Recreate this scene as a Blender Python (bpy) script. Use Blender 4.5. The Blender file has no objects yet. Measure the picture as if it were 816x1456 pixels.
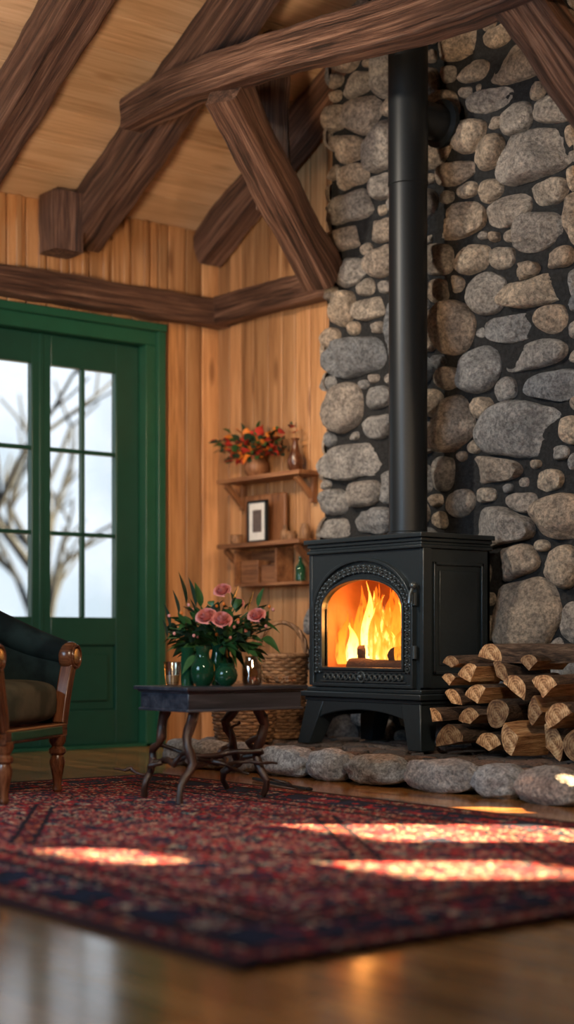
import bpy, math, random
import numpy as np
from mathutils import Vector, noise, Matrix
random.seed(7); rs=np.random.RandomState(5)
R_=random.uniform
# ------------------------------------------------------------------ node helpers
def mk(name):
    m=bpy.data.materials.new(name); m.use_nodes=True; nt=m.node_tree; nt.nodes.clear(); return m,nt
def nd(nt,t,ins=None,**pr):
    n=nt.nodes.new(t)
    for k,v in pr.items(): setattr(n,k,v)
    for k,v in (ins or {}).items():
        s=n.inputs[k]
        if isinstance(v,bpy.types.NodeSocket): nt.links.new(v,s)
        else: s.default_value=v
    return n
def ramp(nt,fac,stops,interp='LINEAR'):
    n=nd(nt,'ShaderNodeValToRGB',{'Fac':fac}); cr=n.color_ramp; cr.interpolation=interp
    while len(cr.elements)<len(stops): cr.elements.new(0.5)
    for e,(p,c) in zip(cr.elements,stops):
        e.position=p; e.color=(c[0],c[1],c[2],1)
    return n.outputs['Color']
def mth(nt,op,a,b=0.0,c=0.0):
    n=nd(nt,'ShaderNodeMath',operation=op)
    for i,v in enumerate((a,b,c)):
        if isinstance(v,bpy.types.NodeSocket): nt.links.new(v,n.inputs[i])
        else: n.inputs[i].default_value=v
    return n.outputs[0]
def mixc(nt,f,a,b,bt='MIX'):
    n=nd(nt,'ShaderNodeMixRGB',blend_type=bt)
    for k,v in (('Fac',f),('Color1',a),('Color2',b)):
        if isinstance(v,bpy.types.NodeSocket): nt.links.new(v,n.inputs[k])
        else: n.inputs[k].default_value=(v if k=='Fac' else (v[0],v[1],v[2],1))
    return n.outputs[0]
def attr(nt,name,out): return nd(nt,'ShaderNodeAttribute',attribute_name=name).outputs[out]
def finish(nt,color,rough=.5,bump=None,bs=.3,bd=.01,metal=0.0,extra=None):
    ins={'Roughness':rough,'Metallic':metal}
    if isinstance(color,bpy.types.NodeSocket): ins['Base Color']=color
    else: ins['Base Color']=(color[0],color[1],color[2],1)
    if bump is not None:
        ins['Normal']=nd(nt,'ShaderNodeBump',{'Height':bump,'Strength':bs,'Distance':bd}).outputs[0]
    if extra: ins.update(extra)
    p=nd(nt,'ShaderNodeBsdfPrincipled',ins)
    nd(nt,'ShaderNodeOutputMaterial',{'Surface':p.outputs[0]})
    return p
def wood(name,dark,mid,light,rough=.55,al=1.0,ac=14.0,bs=.4,bd=.006,knots=0.0,var=.35,sp=.12):
    m,nt=mk(name); g=attr(nt,'gc','Vector')
    mp=nd(nt,'ShaderNodeMapping',{'Vector':g,'Scale':(al,ac,ac)}).outputs[0]
    n1=nd(nt,'ShaderNodeTexNoise',{'Vector':mp,'Scale':1.0,'Detail':7.0,'Roughness':.65,'Distortion':.7}).outputs['Fac']
    mp2=nd(nt,'ShaderNodeMapping',{'Vector':g,'Scale':(al*3,ac*7,ac*7)}).outputs[0]
    n2=nd(nt,'ShaderNodeTexNoise',{'Vector':mp2,'Scale':1.0,'Detail':4.0,'Roughness':.6}).outputs['Fac']
    v=mth(nt,'ADD',mth(nt,'MULTIPLY',n1,.62),mth(nt,'MULTIPLY',n2,.38))
    col=ramp(nt,v,[(.5-sp,dark),(.5,mid),(.5+sp,light)])
    if knots>0:
        mp3=nd(nt,'ShaderNodeMapping',{'Vector':g,'Scale':(1.6,5.5,5.5)}).outputs[0]
        vd=nd(nt,'ShaderNodeTexVoronoi',{'Vector':mp3,'Scale':1.0}).outputs['Distance']
        k=ramp(nt,vd,[(.06,(1,1,1)),(.16,(0,0,0))])
        col=mixc(nt,mth(nt,'MULTIPLY',k,knots),col,dark)
    r=attr(nt,'rnd','Fac')
    hs=nd(nt,'ShaderNodeHueSaturation',{'Color':col,'Value':mth(nt,'ADD',mth(nt,'MULTIPLY',r,var),1-var/2)}).outputs[0]
    finish(nt,hs,rough,v,bs,bd); return m
def plain(name,col,rough=.5,metal=0.0,ns=30.0,bs=.15,bd=.003,var=.25,extra=None):
    m,nt=mk(name); co=nd(nt,'ShaderNodeTexCoord').outputs['Object']
    n=nd(nt,'ShaderNodeTexNoise',{'Vector':co,'Scale':ns,'Detail':5.0}).outputs['Fac']
    c=mixc(nt,n,tuple(x*(1-var) for x in col),tuple(min(1,x*(1+var)) for x in col))
    finish(nt,c,rough,n,bs,bd,metal,extra); return m
def emis(name,col,st):
    m,nt=mk(name); e=nd(nt,'ShaderNodeEmission',{'Color':(*col,1),'Strength':st})
    nd(nt,'ShaderNodeOutputMaterial',{'Surface':e.outputs[0]}); return m
# ------------------------------------------------------------------ mesh builder
class MB:
    def __init__(s): s.v=[];s.f=[];s.gc=[];s.rn=[];s.mi=[]
    def add(s,vs,fs,gc=None,rnd=None,m=0):
        b=len(s.v); r=R_(0,1) if rnd is None else rnd
        s.v+= [tuple(v) for v in vs]
        s.f+= [tuple(i+b for i in f) for f in fs]; s.mi+=[m]*len(fs)
        if gc is None:
            o=(R_(0,50),R_(0,50),R_(0,50)); gc=[(v[0]+o[0],v[1]+o[1],v[2]+o[2]) for v in vs]
        s.gc+=[tuple(g) for g in gc]
        s.rn+= list(r) if hasattr(r,'__len__') else [r]*len(vs)
    def box(s,x0,x1,y0,y1,z0,z1,ax='x',m=0,rnd=None,ztop=None):
        vs=[(x,y,z) for z in (z0,z1) for y in (y0,y1) for x in (x0,x1)]
        if ztop: vs=vs[:4]+[(v[0],v[1],ztop(v[0])) for v in vs[4:]]
        fs=[(0,2,3,1),(4,5,7,6),(0,1,5,4),(2,6,7,3),(0,4,6,2),(1,3,7,5)]
        o=(R_(0,50),R_(0,50),R_(0,50)); k={'x':(0,1,2),'y':(1,0,2),'z':(2,0,1)}[ax]
        s.add(vs,fs,[(v[k[0]]+o[0],v[k[1]]+o[1],v[k[2]]+o[2]) for v in vs],rnd,m)
    def frames(s,pts):
        P=[Vector(p) for p in pts]; T=[]
        for i in range(len(P)):
            a=P[max(0,i-1)];b=P[min(len(P)-1,i+1)]; T.append((b-a).normalized())
        n=T[0].orthogonal().normalized(); out=[]
        for i,t in enumerate(T):
            n=(n-t*n.dot(t)).normalized(); out.append((P[i],t,n,t.cross(n)))
        return out
    def tube(s,pts,rad,seg=8,m=0,rnd=None,namp=0.0,nf=8.0):
        fr=s.frames(pts); n=len(fr); vs=[];gc=[];fs=[];L=0;o=R_(0,50)
        for i,(p,t,a,b) in enumerate(fr):
            r=rad[i] if hasattr(rad,'__len__') else rad
            if i: L+=(p-fr[i-1][0]).length
            for k in range(seg):
                th=2*math.pi*k/seg; d=a*math.cos(th)+b*math.sin(th)
                q=p+d*r
                if namp: q=q+d*noise.noise(q*nf+Vector((o,0,0)))*namp
                vs.append(q); gc.append((L+o,math.cos(th)*r+o,math.sin(th)*r))
        for i in range(n-1):
            for k in range(seg):
                k2=(k+1)%seg; fs.append((i*seg+k,i*seg+k2,(i+1)*seg+k2,(i+1)*seg+k))
        fs.append(tuple(range(seg))[::-1]); fs.append(tuple((n-1)*seg+k for k in range(seg)))
        s.add(vs,fs,gc,rnd,m)
    def ring(s,c,r,tr,ax='z',seg=32,ts=8,m=0,rnd=None,f=None):
        vs=[];fs=[]
        for i in range(seg):
            th=2*math.pi*i/seg; rr=r+(f(th) if f else 0)
            for k in range(ts):
                ph=2*math.pi*k/ts; q=(rr+tr*math.cos(ph)); h=tr*math.sin(ph)
                p={'z':(q*math.cos(th),q*math.sin(th),h),'y':(q*math.cos(th),h,q*math.sin(th)),'x':(h,q*math.cos(th),q*math.sin(th))}[ax]
                vs.append((c[0]+p[0],c[1]+p[1],c[2]+p[2]))
        for i in range(seg):
            for k in range(ts):
                j=(i+1)%seg;k2=(k+1)%ts; fs.append((i*ts+k,j*ts+k,j*ts+k2,i*ts+k2))
        s.add(vs,fs,None,rnd,m)
    def lathe(s,prof,c,seg=24,m=0,rnd=None,ax='z'):
        vs=[];fs=[];n=len(prof);gc=[];o=R_(0,50)
        for r,z in prof:
            for k in range(seg):
                th=2*math.pi*k/seg; x,y=r*math.cos(th),r*math.sin(th)
                p={'z':(x,y,z),'y':(x,z,y),'x':(z,x,y)}[ax]
                vs.append((c[0]+p[0],c[1]+p[1],c[2]+p[2])); gc.append((z+o,x+o,y))
        for i in range(n-1):
            for k in range(seg):
                k2=(k+1)%seg; fs.append((i*seg+k,i*seg+k2,(i+1)*seg+k2,(i+1)*seg+k))
        fs.append(tuple(range(seg))[::-1]); fs.append(tuple((n-1)*seg+k for k in range(seg)))
        s.add(vs,fs,gc,rnd,m)
    def sell(s,c,h,e=2.0,nu=20,nv=12,m=0,rnd=None,namp=0.0,nf=5.0,rot=0.0):
        vs=[];fs=[];o=Vector((R_(0,90),R_(0,90),0)); cr,sr=math.cos(rot),math.sin(rot)
        def sp(x): return math.copysign(abs(x)**(2/e),x)
        for j in range(nv+1):
            ph=-math.pi/2+math.pi*j/nv
            for i in range(nu):
                th=2*math.pi*i/nu
                p=Vector((sp(math.cos(ph))*sp(math.cos(th)),sp(math.cos(ph))*sp(math.sin(th)),sp(math.sin(ph))))
                k=1+namp*noise.noise(p*nf*.3+o)+namp*.4*noise.noise(p*nf+o)
                x,y,z=p.x*h[0]*k,p.y*h[1]*k,p.z*h[2]*k
                vs.append((c[0]+x*cr-y*sr,c[1]+x*sr+y*cr,c[2]+z))
        for j in range(nv):
            for i in range(nu):
                i2=(i+1)%nu; fs.append((j*nu+i,j*nu+i2,(j+1)*nu+i2,(j+1)*nu+i))
        s.add(vs,fs,None,rnd,m)
    def beam(s,pts,w,h,up=(0,0,1),amp=.012,m=0,rnd=None,step=.045,taper=None):
        P=[Vector(p) for p in pts]; D=[0]
        for i in range(1,len(P)): D.append(D[-1]+(P[i]-P[i-1]).length)
        n=max(2,int(D[-1]/step)); up=Vector(up); vs=[];fs=[];gc=[];o=R_(0,90)
        pr=[]
        c=.18
        for sx,sz in ((1,1),(-1,1),(-1,-1),(1,-1)):
            a=[(sx,sz*.7),(sx,sz*(1-c)),(sx*(1-c*.35),sz*(1-c*.35)),(sx*(1-c),sz),(sx*.6,sz),(sx*.2,sz)]
            if sx*sz<0: a=a[::-1]
            b=(sx,sz*.3)
            a=[b]+a if sx*sz>0 else a+[b]
            pr+=a
        K=len(pr)
        def at(d):
            for i in range(1,len(P)):
                if d<=D[i]+1e-9:
                    return P[i-1].lerp(P[i],(d-D[i-1])/(D[i]-D[i-1]))
            return P[-1]
        C=[at(D[-1]*i/n) for i in range(n+1)]
        if len(P)>2:
            for _ in range(12): C=[C[0]]+[(C[i-1]+C[i]*2+C[i+1])/4 for i in range(1,n)]+[C[-1]]
        for i in range(n+1):
            t=(C[min(n,i+1)]-C[max(0,i-1)]).normalized(); sd=t.cross(up).normalized(); u2=sd.cross(t)
            k=1 if not taper else taper[0]+(taper[1]-taper[0])*i/n
            for a,b in pr:
                q=C[i]+sd*a*w/2*k+u2*b*h/2*k
                dd=(sd*a+u2*b)
                L=D[-1]*i/n
                gr=noise.noise(Vector((L*1.2+o,a*w*28,b*h*28)))*amp*.6
                q=q+dd*(noise.noise(Vector((q.x*3+o,q.y*3,q.z*3)))*amp+noise.noise(Vector((q.x*9+o,q.y*9,q.z*9)))*amp*.45+gr)
                vs.append(q); gc.append((D[-1]*i/n+o,a*w/2+o,b*h/2))
        for i in range(n):
            for k in range(K):
                k2=(k+1)%K; fs.append((i*K+k,i*K+k2,(i+1)*K+k2,(i+1)*K+k))
        fs.append(tuple(range(K))[::-1]); fs.append(tuple(n*K+k for k in range(K)))
        s.add(vs,fs,gc,rnd,m)
    def leaf(s,base,d,ln,wd,m=0,curl=.3,n=5,rnd=None):
        d=Vector(d).normalized(); sd=d.cross(Vector((0,0,1)))
        if sd.length<.1: sd=Vector((1,0,0))
        sd.normalize(); tw=Matrix.Rotation(R_(-.9,.9),3,d); sd=tw@sd; nn=sd.cross(d)
        vs=[];fs=[]
        for i in range(n+1):
            t=i/n; w=wd*math.sin(math.pi*min(1,t**.75))*.5+.0005
            p=Vector(base)+d*ln*t+Vector((0,0,-1))*curl*ln*t*t
            vs+=[p-sd*w+nn*w*.4,p,p+sd*w+nn*w*.4]
        for i in range(n):
            a=i*3; fs+=[(a,a+1,a+4,a+3),(a+1,a+2,a+5,a+4)]
        s.add(vs,fs,None,rnd,m)
    def obj(s,name,mats,parent=None,smooth=True,bevel=0.0,seg=2,M=None,angle=40):
        me=bpy.data.meshes.new(name); vs=s.v
        if M is not None: vs=[tuple(M@Vector(v)) for v in vs]
        me.from_pydata(vs,[],s.f)
        for m in mats: me.materials.append(m)
        me.polygons.foreach_set('material_index',s.mi)
        a=me.attributes.new('gc','FLOAT_VECTOR','POINT'); a.data.foreach_set('vector',np.array(s.gc,dtype=np.float32).ravel())
        a=me.attributes.new('rnd','FLOAT','POINT'); a.data.foreach_set('value',np.array(s.rn,dtype=np.float32))
        if smooth:
            me.polygons.foreach_set('use_smooth',[True]*len(me.polygons))
            me.set_sharp_from_angle(angle=math.radians(angle))
        me.update()
        o=bpy.data.objects.new(name,me); bpy.context.collection.objects.link(o)
        if bevel:
            b=o.modifiers.new('bevel','BEVEL'); b.width=bevel; b.segments=seg; b.limit_method='ANGLE'
        if parent: o.parent=parent
        return o
def empty(name):
    e=bpy.data.objects.new(name,None); bpy.context.collection.objects.link(e); e.empty_display_size=.1; return e
# ------------------------------------------------------------------ materials
M_board=wood('wall_pine',(.22,.095,.038),(.50,.255,.11),(.68,.40,.20),.45,.8,11,.7,.010,.8,.6,.16)
M_ceil=wood('ceiling_pine',(.46,.28,.155),(.66,.44,.265),(.78,.56,.37),.5,.7,9,.3,.004,.85,.25,.16)
M_beam=wood('beam_oak',(.020,.010,.007),(.15,.072,.047),(.40,.225,.15),.5,1.3,34,1.0,.05,.3,.2)
M_beamb=wood('shelf_oak',(.08,.03,.014),(.24,.10,.042),(.36,.17,.076),.5,1.5,18,.5,.005,.0,.3)
M_black=plain('cast_iron',(.028,.040,.049),.33,.4,60,.18,.002,.2)
M_pipe=plain('flue_steel',(.011,.015,.019),.42,.35,80,.06,.001,.2)
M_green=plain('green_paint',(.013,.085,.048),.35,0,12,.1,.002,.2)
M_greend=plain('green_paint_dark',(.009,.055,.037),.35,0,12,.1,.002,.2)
M_tabletop=wood('table_dark',(.014,.018,.028),(.036,.042,.06),(.08,.085,.105),.3,1.5,16,.25,.003,0,.2)
M_branch=wood('branch_dark',(.010,.005,.004),(.035,.015,.010),(.08,.033,.02),.4,3,26,.8,.006,0,.3)
M_chairw=wood('chair_walnut',(.035,.011,.005),(.11,.038,.016),(.22,.085,.038),.25,2,18,.2,.002,0,.2)
M_wick=wood('wicker',(.08,.034,.015),(.26,.13,.06),(.42,.24,.115),.6,10,60,.4,.002,0,.4)
M_bark=wood('bark',(.012,.008,.006),(.075,.046,.031),(.19,.13,.09),.85,5,30,1.0,.02,0,.5)
def endgrain():
    m,nt=mk('log_cut'); g=attr(nt,'gc','Vector')
    n=nd(nt,'ShaderNodeTexNoise',{'Vector':g,'Scale':30.0,'Detail':8.0,'Roughness':.7}).outputs['Fac']
    w=nd(nt,'ShaderNodeTexWave',{'Vector':g,'Scale':26.0,'Distortion':3.0,'Detail':3.0},wave_type='RINGS',rings_direction='X').outputs['Fac']
    v=mth(nt,'ADD',mth(nt,'MULTIPLY',n,.92),mth(nt,'MULTIPLY',w,.08))
    c=ramp(nt,v,[(.38,(.18,.075,.03)),(.5,(.50,.27,.12)),(.62,(.78,.52,.28))])
    c=nd(nt,'ShaderNodeHueSaturation',{'Color':c,'Value':mth(nt,'ADD',mth(nt,'MULTIPLY',attr(nt,'rnd','Fac'),.9),.4)}).outputs[0]
    finish(nt,c,.7,v,.9,.01); return m
M_cut=endgrain()
M_split=wood('split_face',(.22,.09,.036),(.54,.29,.13),(.78,.52,.28),.7,3,44,1.0,.014,0,.6)
def stone_mat(name,pal,sc=1.0):
    m,nt=mk(name); co=nd(nt,'ShaderNodeTexCoord').outputs['Object']; r=attr(nt,'rnd','Fac')
    base=ramp(nt,r,pal)
    n1=nd(nt,'ShaderNodeTexNoise',{'Vector':co,'Scale':9.0*sc,'Detail':10.0,'Roughness':.70}).outputs['Fac']
    n2=nd(nt,'ShaderNodeTexNoise',{'Vector':co,'Scale':52.0*sc,'Detail':8.0,'Roughness':.8}).outputs['Fac']
    n3=nd(nt,'ShaderNodeTexNoise',{'Vector':co,'Scale':24.0*sc,'Detail':8.0,'Roughness':.72,'Distortion':.6}).outputs['Fac']
    c=mixc(nt,ramp(nt,n1,[(.40,(0,0,0)),(.56,(1,1,1))]),mixc(nt,.40,base,(.06,.06,.066)),base)
    sp=ramp(nt,n2,[(.40,(.34,.34,.35)),(.5,(.90,.90,.90)),(.60,(1.5,1.47,1.42))])
    c=mixc(nt,.88,c,sp,'MULTIPLY')
    h=mth(nt,'ADD',mth(nt,'MULTIPLY',n1,1.0),mth(nt,'ADD',mth(nt,'MULTIPLY',n2,.3),mth(nt,'MULTIPLY',n3,.7)))
    finish(nt,c,.5,h,1.0,.04); return m
M_stone=stone_mat('fieldstone',[(0,(.26,.29,.33)),(.2,(.44,.44,.44)),(.45,(.52,.42,.33)),(.7,(.64,.54,.43)),(.85,(.44,.42,.40)),(1,(.36,.28,.22))])
M_bould=stone_mat('hearth_stone',[(0,(.54,.61,.68)),(.5,(.68,.70,.72)),(1,(.60,.54,.50))])
M_cob=stone_mat('hearth_cobble',[(0,(.14,.14,.15)),(.5,(.30,.23,.19)),(1,(.38,.23,.17))],1.5)
def mortar():
    m,nt=mk('mortar'); co=nd(nt,'ShaderNodeTexCoord').outputs['Object']
    n=nd(nt,'ShaderNodeTexNoise',{'Vector':co,'Scale':45.0,'Detail':8.0,'Roughness':.7}).outputs['Fac']
    finish(nt,ramp(nt,n,[(.35,(.004,.005,.006)),(.65,(.030,.033,.038))]),.9,n,1.0,.03); return m
M_mort=mortar()
def floor_mat():
    m,nt=mk('floor_planks'); co=nd(nt,'ShaderNodeTexCoord').outputs['Object']
    b=nd(nt,'ShaderNodeTexBrick',{'Vector':co,'Color1':(0,0,0,1),'Color2':(1,1,1,1),'Mortar':(.5,.5,.5,1),'Scale':1.0,'Mortar Size':.003,'Mortar Smooth':.3,'Bias':0.0,'Brick Width':1.9,'Row Height':.14},offset=.37)
    off=mixc(nt,1.0,b.outputs['Color'],(9,9,9),'MULTIPLY')
    v=nd(nt,'ShaderNodeVectorMath',{0:co,1:off},operation='ADD').outputs[0]
    mp=nd(nt,'ShaderNodeMapping',{'Vector':v,'Scale':(1.3,15,1)}).outputs[0]
    n=nd(nt,'ShaderNodeTexNoise',{'Vector':mp,'Scale':1.0,'Detail':8.0,'Roughness':.6,'Distortion':.6}).outputs['Fac']
    c=ramp(nt,n,[(.3,(.22,.07,.016)),(.5,(.52,.21,.055)),(.7,(.70,.36,.12))])
    c=nd(nt,'ShaderNodeHueSaturation',{'Color':c,'Value':mth(nt,'ADD',mth(nt,'MULTIPLY',b.outputs['Color'],.6),.65)}).outputs[0]
    c=mixc(nt,b.outputs['Fac'],c,(.03,.012,.006))
    h=mth(nt,'SUBTRACT',mth(nt,'MULTIPLY',n,.2),b.outputs['Fac'])
    finish(nt,c,mth(nt,'ADD',mth(nt,'MULTIPLY',n,.2),.07),h,.3,.003,0,{'Coat Weight':.35,'Coat Roughness':.12}); return m
M_floor=floor_mat()
RHX,RHY=1.86,1.13
def rug_mat():
    m,nt=mk('persian_weave'); co=nd(nt,'ShaderNodeTexCoord').outputs['Object']
    sn=nd(nt,'ShaderNodeVectorMath',{0:co,1:(.0095,.0095,1)},operation='SNAP').outputs[0]
    ab=nd(nt,'ShaderNodeVectorMath',{0:sn},operation='ABSOLUTE').outputs[0]
    sx=nd(nt,'ShaderNodeSeparateXYZ',{0:ab}); x,y=sx.outputs[0],sx.outputs[1]
    e=mth(nt,'MINIMUM',mth(nt,'SUBTRACT',RHX,x),mth(nt,'SUBTRACT',RHY,y))
    def lat(kx,ky,k2,nz):
        a=mth(nt,'ADD',mth(nt,'SINE',mth(nt,'MULTIPLY',x,kx)),mth(nt,'SINE',mth(nt,'MULTIPLY',y,ky)))
        b=mth(nt,'MULTIPLY',mth(nt,'SINE',mth(nt,'MULTIPLY',mth(nt,'ADD',x,y),k2)),mth(nt,'SINE',mth(nt,'MULTIPLY',mth(nt,'SUBTRACT',x,y),k2)))
        n=nd(nt,'ShaderNodeTexNoise',{'Vector':ab,'Scale':nz,'Detail':3.0,'Roughness':.7}).outputs['Fac']
        vo=nd(nt,'ShaderNodeTexVoronoi',{'Vector':ab,'Scale':nz*1.3}).outputs['Color']
        s=mth(nt,'ADD',mth(nt,'MULTIPLY',mth(nt,'ADD',a,b),.11),mth(nt,'MULTIPLY',n,.5))
        return mth(nt,'ADD',s,mth(nt,'MULTIPLY',vo,.40))
    navy=(.014,.026,.060);blk=(.006,.008,.012);red=(.52,.028,.030);dred=(.20,.014,.022);cream=(.85,.62,.42);teal=(.07,.18,.21);rust=(.60,.17,.07);pink=(.76,.30,.23);slate=(.05,.07,.12)
    f=lat(24,24,37,11)
    field=ramp(nt,f,[(0,navy),(.24,red),(.30,blk),(.34,slate),(.385,cream),(.41,red),(.46,navy),(.515,pink),(.54,blk),(.575,red),(.615,navy),(.66,teal),(.685,cream),(.71,blk),(.77,red)],'CONSTANT')
    b=lat(18,18,30,9)
    bord=ramp(nt,b,[(0,navy),(.32,blk),(.38,red),(.43,navy),(.52,cream),(.545,dred),(.59,navy),(.67,teal),(.70,pink),(.73,blk)],'CONSTANT')
    g=lat(60,60,80,24)
    guard=ramp(nt,g,[(0,dred),(.36,navy),(.42,rust),(.47,dred),(.52,cream),(.55,navy),(.62,red),(.69,blk)],'CONSTANT')
    med=mth(nt,'ADD',mth(nt,'MULTIPLY',x,.8),mth(nt,'MULTIPLY',y,1.25))
    pp=mth(nt,'PINGPONG',med,.36)
    col=mixc(nt,mth(nt,'LESS_THAN',pp,.06),field,(.01,.012,.025)); col=mixc(nt,mth(nt,'LESS_THAN',pp,.035),col,guard)
    def lt(v): return mth(nt,'LESS_THAN',e,v)
    col=mixc(nt,lt(.43),col,(.01,.012,.02)); col=mixc(nt,lt(.40),col,guard); col=mixc(nt,lt(.33),col,(.008,.01,.018)); 
    col=mixc(nt,lt(.30),col,bord); col=mixc(nt,lt(.14),col,(.01,.01,.014)); col=mixc(nt,lt(.11),col,guard); col=mixc(nt,lt(.04),col,(.045,.014,.015))
    fz=nd(nt,'ShaderNodeTexNoise',{'Vector':co,'Scale':240.0,'Detail':3.0}).outputs['Fac']
    wr=nd(nt,'ShaderNodeTexNoise',{'Vector':co,'Scale':3.0,'Detail':4.0}).outputs['Fac']
    col=mixc(nt,.6,col,ramp(nt,fz,[(.3,(.5,.5,.5)),(.7,(1.35,1.35,1.35))]),'MULTIPLY')
    col=mixc(nt,.5,col,ramp(nt,wr,[(.3,(.6,.6,.65)),(.7,(1.3,1.25,1.2))]),'MULTIPLY')
    finish(nt,col,.9,fz,.8,.008,0,{'Specular IOR Level':.25}); return m
M_rug=rug_mat()
def glass_thin(name,tint,g=.12,rough=.02):
    m,nt=mk(name)
    t=nd(nt,'ShaderNodeBsdfTransparent',{'Color':(*tint,1)}).outputs[0]
    gl=nd(nt,'ShaderNodeBsdfGlossy',{'Roughness':rough}).outputs[0]
    mx=nd(nt,'ShaderNodeMixShader',{0:g}); nt.links.new(t,mx.inputs[1]); nt.links.new(gl,mx.inputs[2])
    nd(nt,'ShaderNodeOutputMaterial',{'Surface':mx.outputs[0]}); return m
M_pane=glass_thin('window_glass',(.93,.97,1),.06)
M_jar=glass_thin('clear_glass',(.80,.78,.72),.25)
M_ggreen=plain('green_glass',(.02,.12,.06),.05,0,10,0,.001,.3,{'Transmission Weight':.6,'IOR':1.45})
def velvet(name,a,b):
    m,nt=mk(name); co=nd(nt,'ShaderNodeTexCoord').outputs['Object']
    n=nd(nt,'ShaderNodeTexNoise',{'Vector':co,'Scale':9.0,'Detail':6.0}).outputs['Fac']
    n2=nd(nt,'ShaderNodeTexNoise',{'Vector':co,'Scale':300.0,'Detail':2.0}).outputs['Fac']
    c=mixc(nt,ramp(nt,n,[(.4,(0,0,0)),(.6,(1,1,1))]),a,b)
    finish(nt,c,.85,n2,.3,.002,0,{'Specular IOR Level':.2}); return m
M_velv=velvet('green_velvet',(.003,.008,.009),(.012,.025,.025)); M_cush=velvet('olive_cushion',(.045,.05,.038),(.10,.095,.07))
M_leaf=plain('leaf_green',(.035,.11,.03),.4,0,40,.2,.002,.5); M_leafd=plain('leaf_dark',(.022,.05,.028),.4,0,40,.2,.002,.5)
M_pink=plain('rose_pink',(.84,.36,.33),.55,0,60,.1,.001,.2); M_red=plain('autumn_red',(.55,.045,.03),.5,0,40,.1,.001,.3); M_orng=plain('autumn_orange',(.75,.22,.03),.5,0,40,.1,.001,.3)
M_brick=plain('firebrick',(.50,.22,.09),.8,0,22,.4,.006,.2)
M_char=plain('charred_log',(.05,.022,.014),.9,0,30,.8,.01,.5)
M_ember=emis('ember',(1,.14,.01),5)
M_white=plain('photo_mat',(.8,.79,.76),.6); M_photo=plain('photo_print',(.12,.09,.085),.5,0,25,0,.001,.9)
M_snow=plain('frosty_ground',(.045,.05,.06),.9,0,2,.3,.05,.3); M_tree=plain('tree_bark_out',(.030,.034,.040),1.0,0,8,.3,.02,.3,{'Specular IOR Level':.1})
def flame_mat(name,stops,st,alpha):
    m,nt=mk(name); t=attr(nt,'rnd','Fac'); co=nd(nt,'ShaderNodeTexCoord').outputs['Object']
    mp=nd(nt,'ShaderNodeMapping',{'Vector':co,'Scale':(1,1,.40)}).outputs[0]
    n=nd(nt,'ShaderNodeTexNoise',{'Vector':mp,'Scale':20.0,'Detail':4.0,'Distortion':1.6}).outputs['Fac']
    c=ramp(nt,mth(nt,'ADD',t,mth(nt,'MULTIPLY',mth(nt,'SUBTRACT',n,.5),1.4)),stops)
    e=nd(nt,'ShaderNodeEmission',{'Color':c,'Strength':st}).outputs[0]
    tr=nd(nt,'ShaderNodeBsdfTransparent').outputs[0]
    a=mth(nt,'MULTIPLY',ramp(nt,n,[(.38,(0,0,0)),(.54,(1,1,1))]),alpha)
    mx=nd(nt,'ShaderNodeMixShader',{0:a}); nt.links.new(tr,mx.inputs[1]); nt.links.new(e,mx.inputs[2])
    nd(nt,'ShaderNodeOutputMaterial',{'Surface':mx.outputs[0]}); return m
M_fl1=flame_mat('flame_outer',[(0,(1,.42,.05)),(.5,(1,.28,.02)),(1,(.9,.12,.005))],2.1,.75)
M_fl2=flame_mat('flame_core',[(0,(1,.72,.28)),(.6,(1,.56,.11)),(1,(1,.32,.03))],4.2,.92)
# ------------------------------------------------------------------ ROOM
W=9.0; D0=-7.6; EV=3.07; SL=.55; RX=4.5
roof=lambda x: EV+SL*(x if x<RX else W-x)
b=MB(); b.box(-.15,W+.15,D0-.15,.15,-.12,0); b.obj('floor',[M_floor],smooth=False)
DY0,DY1,DZ=-1.965,-.451,2.45
wd=empty('wall_left')
b=MB(); b.box(-.15,-.002,DY1,.15,0,EV); b.box(-.15,-.002,D0,DY0,0,EV); b.box(-.15,-.002,DY0,DY1,DZ,EV); b.obj('structure',[M_board],wd,False)
b=MB(); y=0.0
while y>-4.5:
    w=R_(.115,.15); y1=y-w
    def seg(a,c,z0):
        if a-c>.015: b.box(-.002,.022,c+.004,a-.004,z0,EV,'z')
    a,c=y,y1
    if a<=DY0 or c>=DY1: seg(a,c,0)
    elif a>DY1: seg(a,DY1,0); seg(DY1,c,DZ)
    elif c<DY0: seg(a,DY0,DZ); seg(DY0,c,0)
    else: seg(a,c,DZ)
    y=y1
y=-.12
while y>-4.4:
    b.box(.02,.036,y-.018,y+.018,2.64 if DY0<y<DY1 else 0,EV,'z',rnd=.3) if (y<DY1) else None
    y-=.14
b.obj('boards',[M_board],wd,True,.006)
wb=empty('wall_back')
holes=[(5.68,6.36,1.06,1.52),(6.8,7.32,1.45,1.78),(6.46,6.96,1.85,2.05),(4.84,5.24,.74,1.0)]
xs=sorted({0,W}|{h[0] for h in holes}|{h[1] for h in holes}); zs=sorted({0,EV}|{h[2] for h in holes}|{h[3] for h in holes})
b=MB()
for i in range(len(xs)-1):
    for j in range(len(zs)-1):
        cx=(xs[i]+xs[i+1])/2; cz=(zs[j]+zs[j+1])/2
        if any(h[0]<cx<h[1] and h[2]<cz<h[3] for h in holes): continue
        b.box(xs[i],xs[i+1],.002,.15,zs[j],zs[j+1],'z',rnd=.5)
b.add([(0,.002,EV),(W,.002,EV),(RX,.002,roof(RX)),(0,.15,EV),(W,.15,EV),(RX,.15,roof(RX))],[(0,1,2),(3,5,4),(0,2,5,3),(1,4,5,2),(0,3,4,1)])
b.obj('structure',[M_board],wb,False)
b=MB(); x=.022
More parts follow.
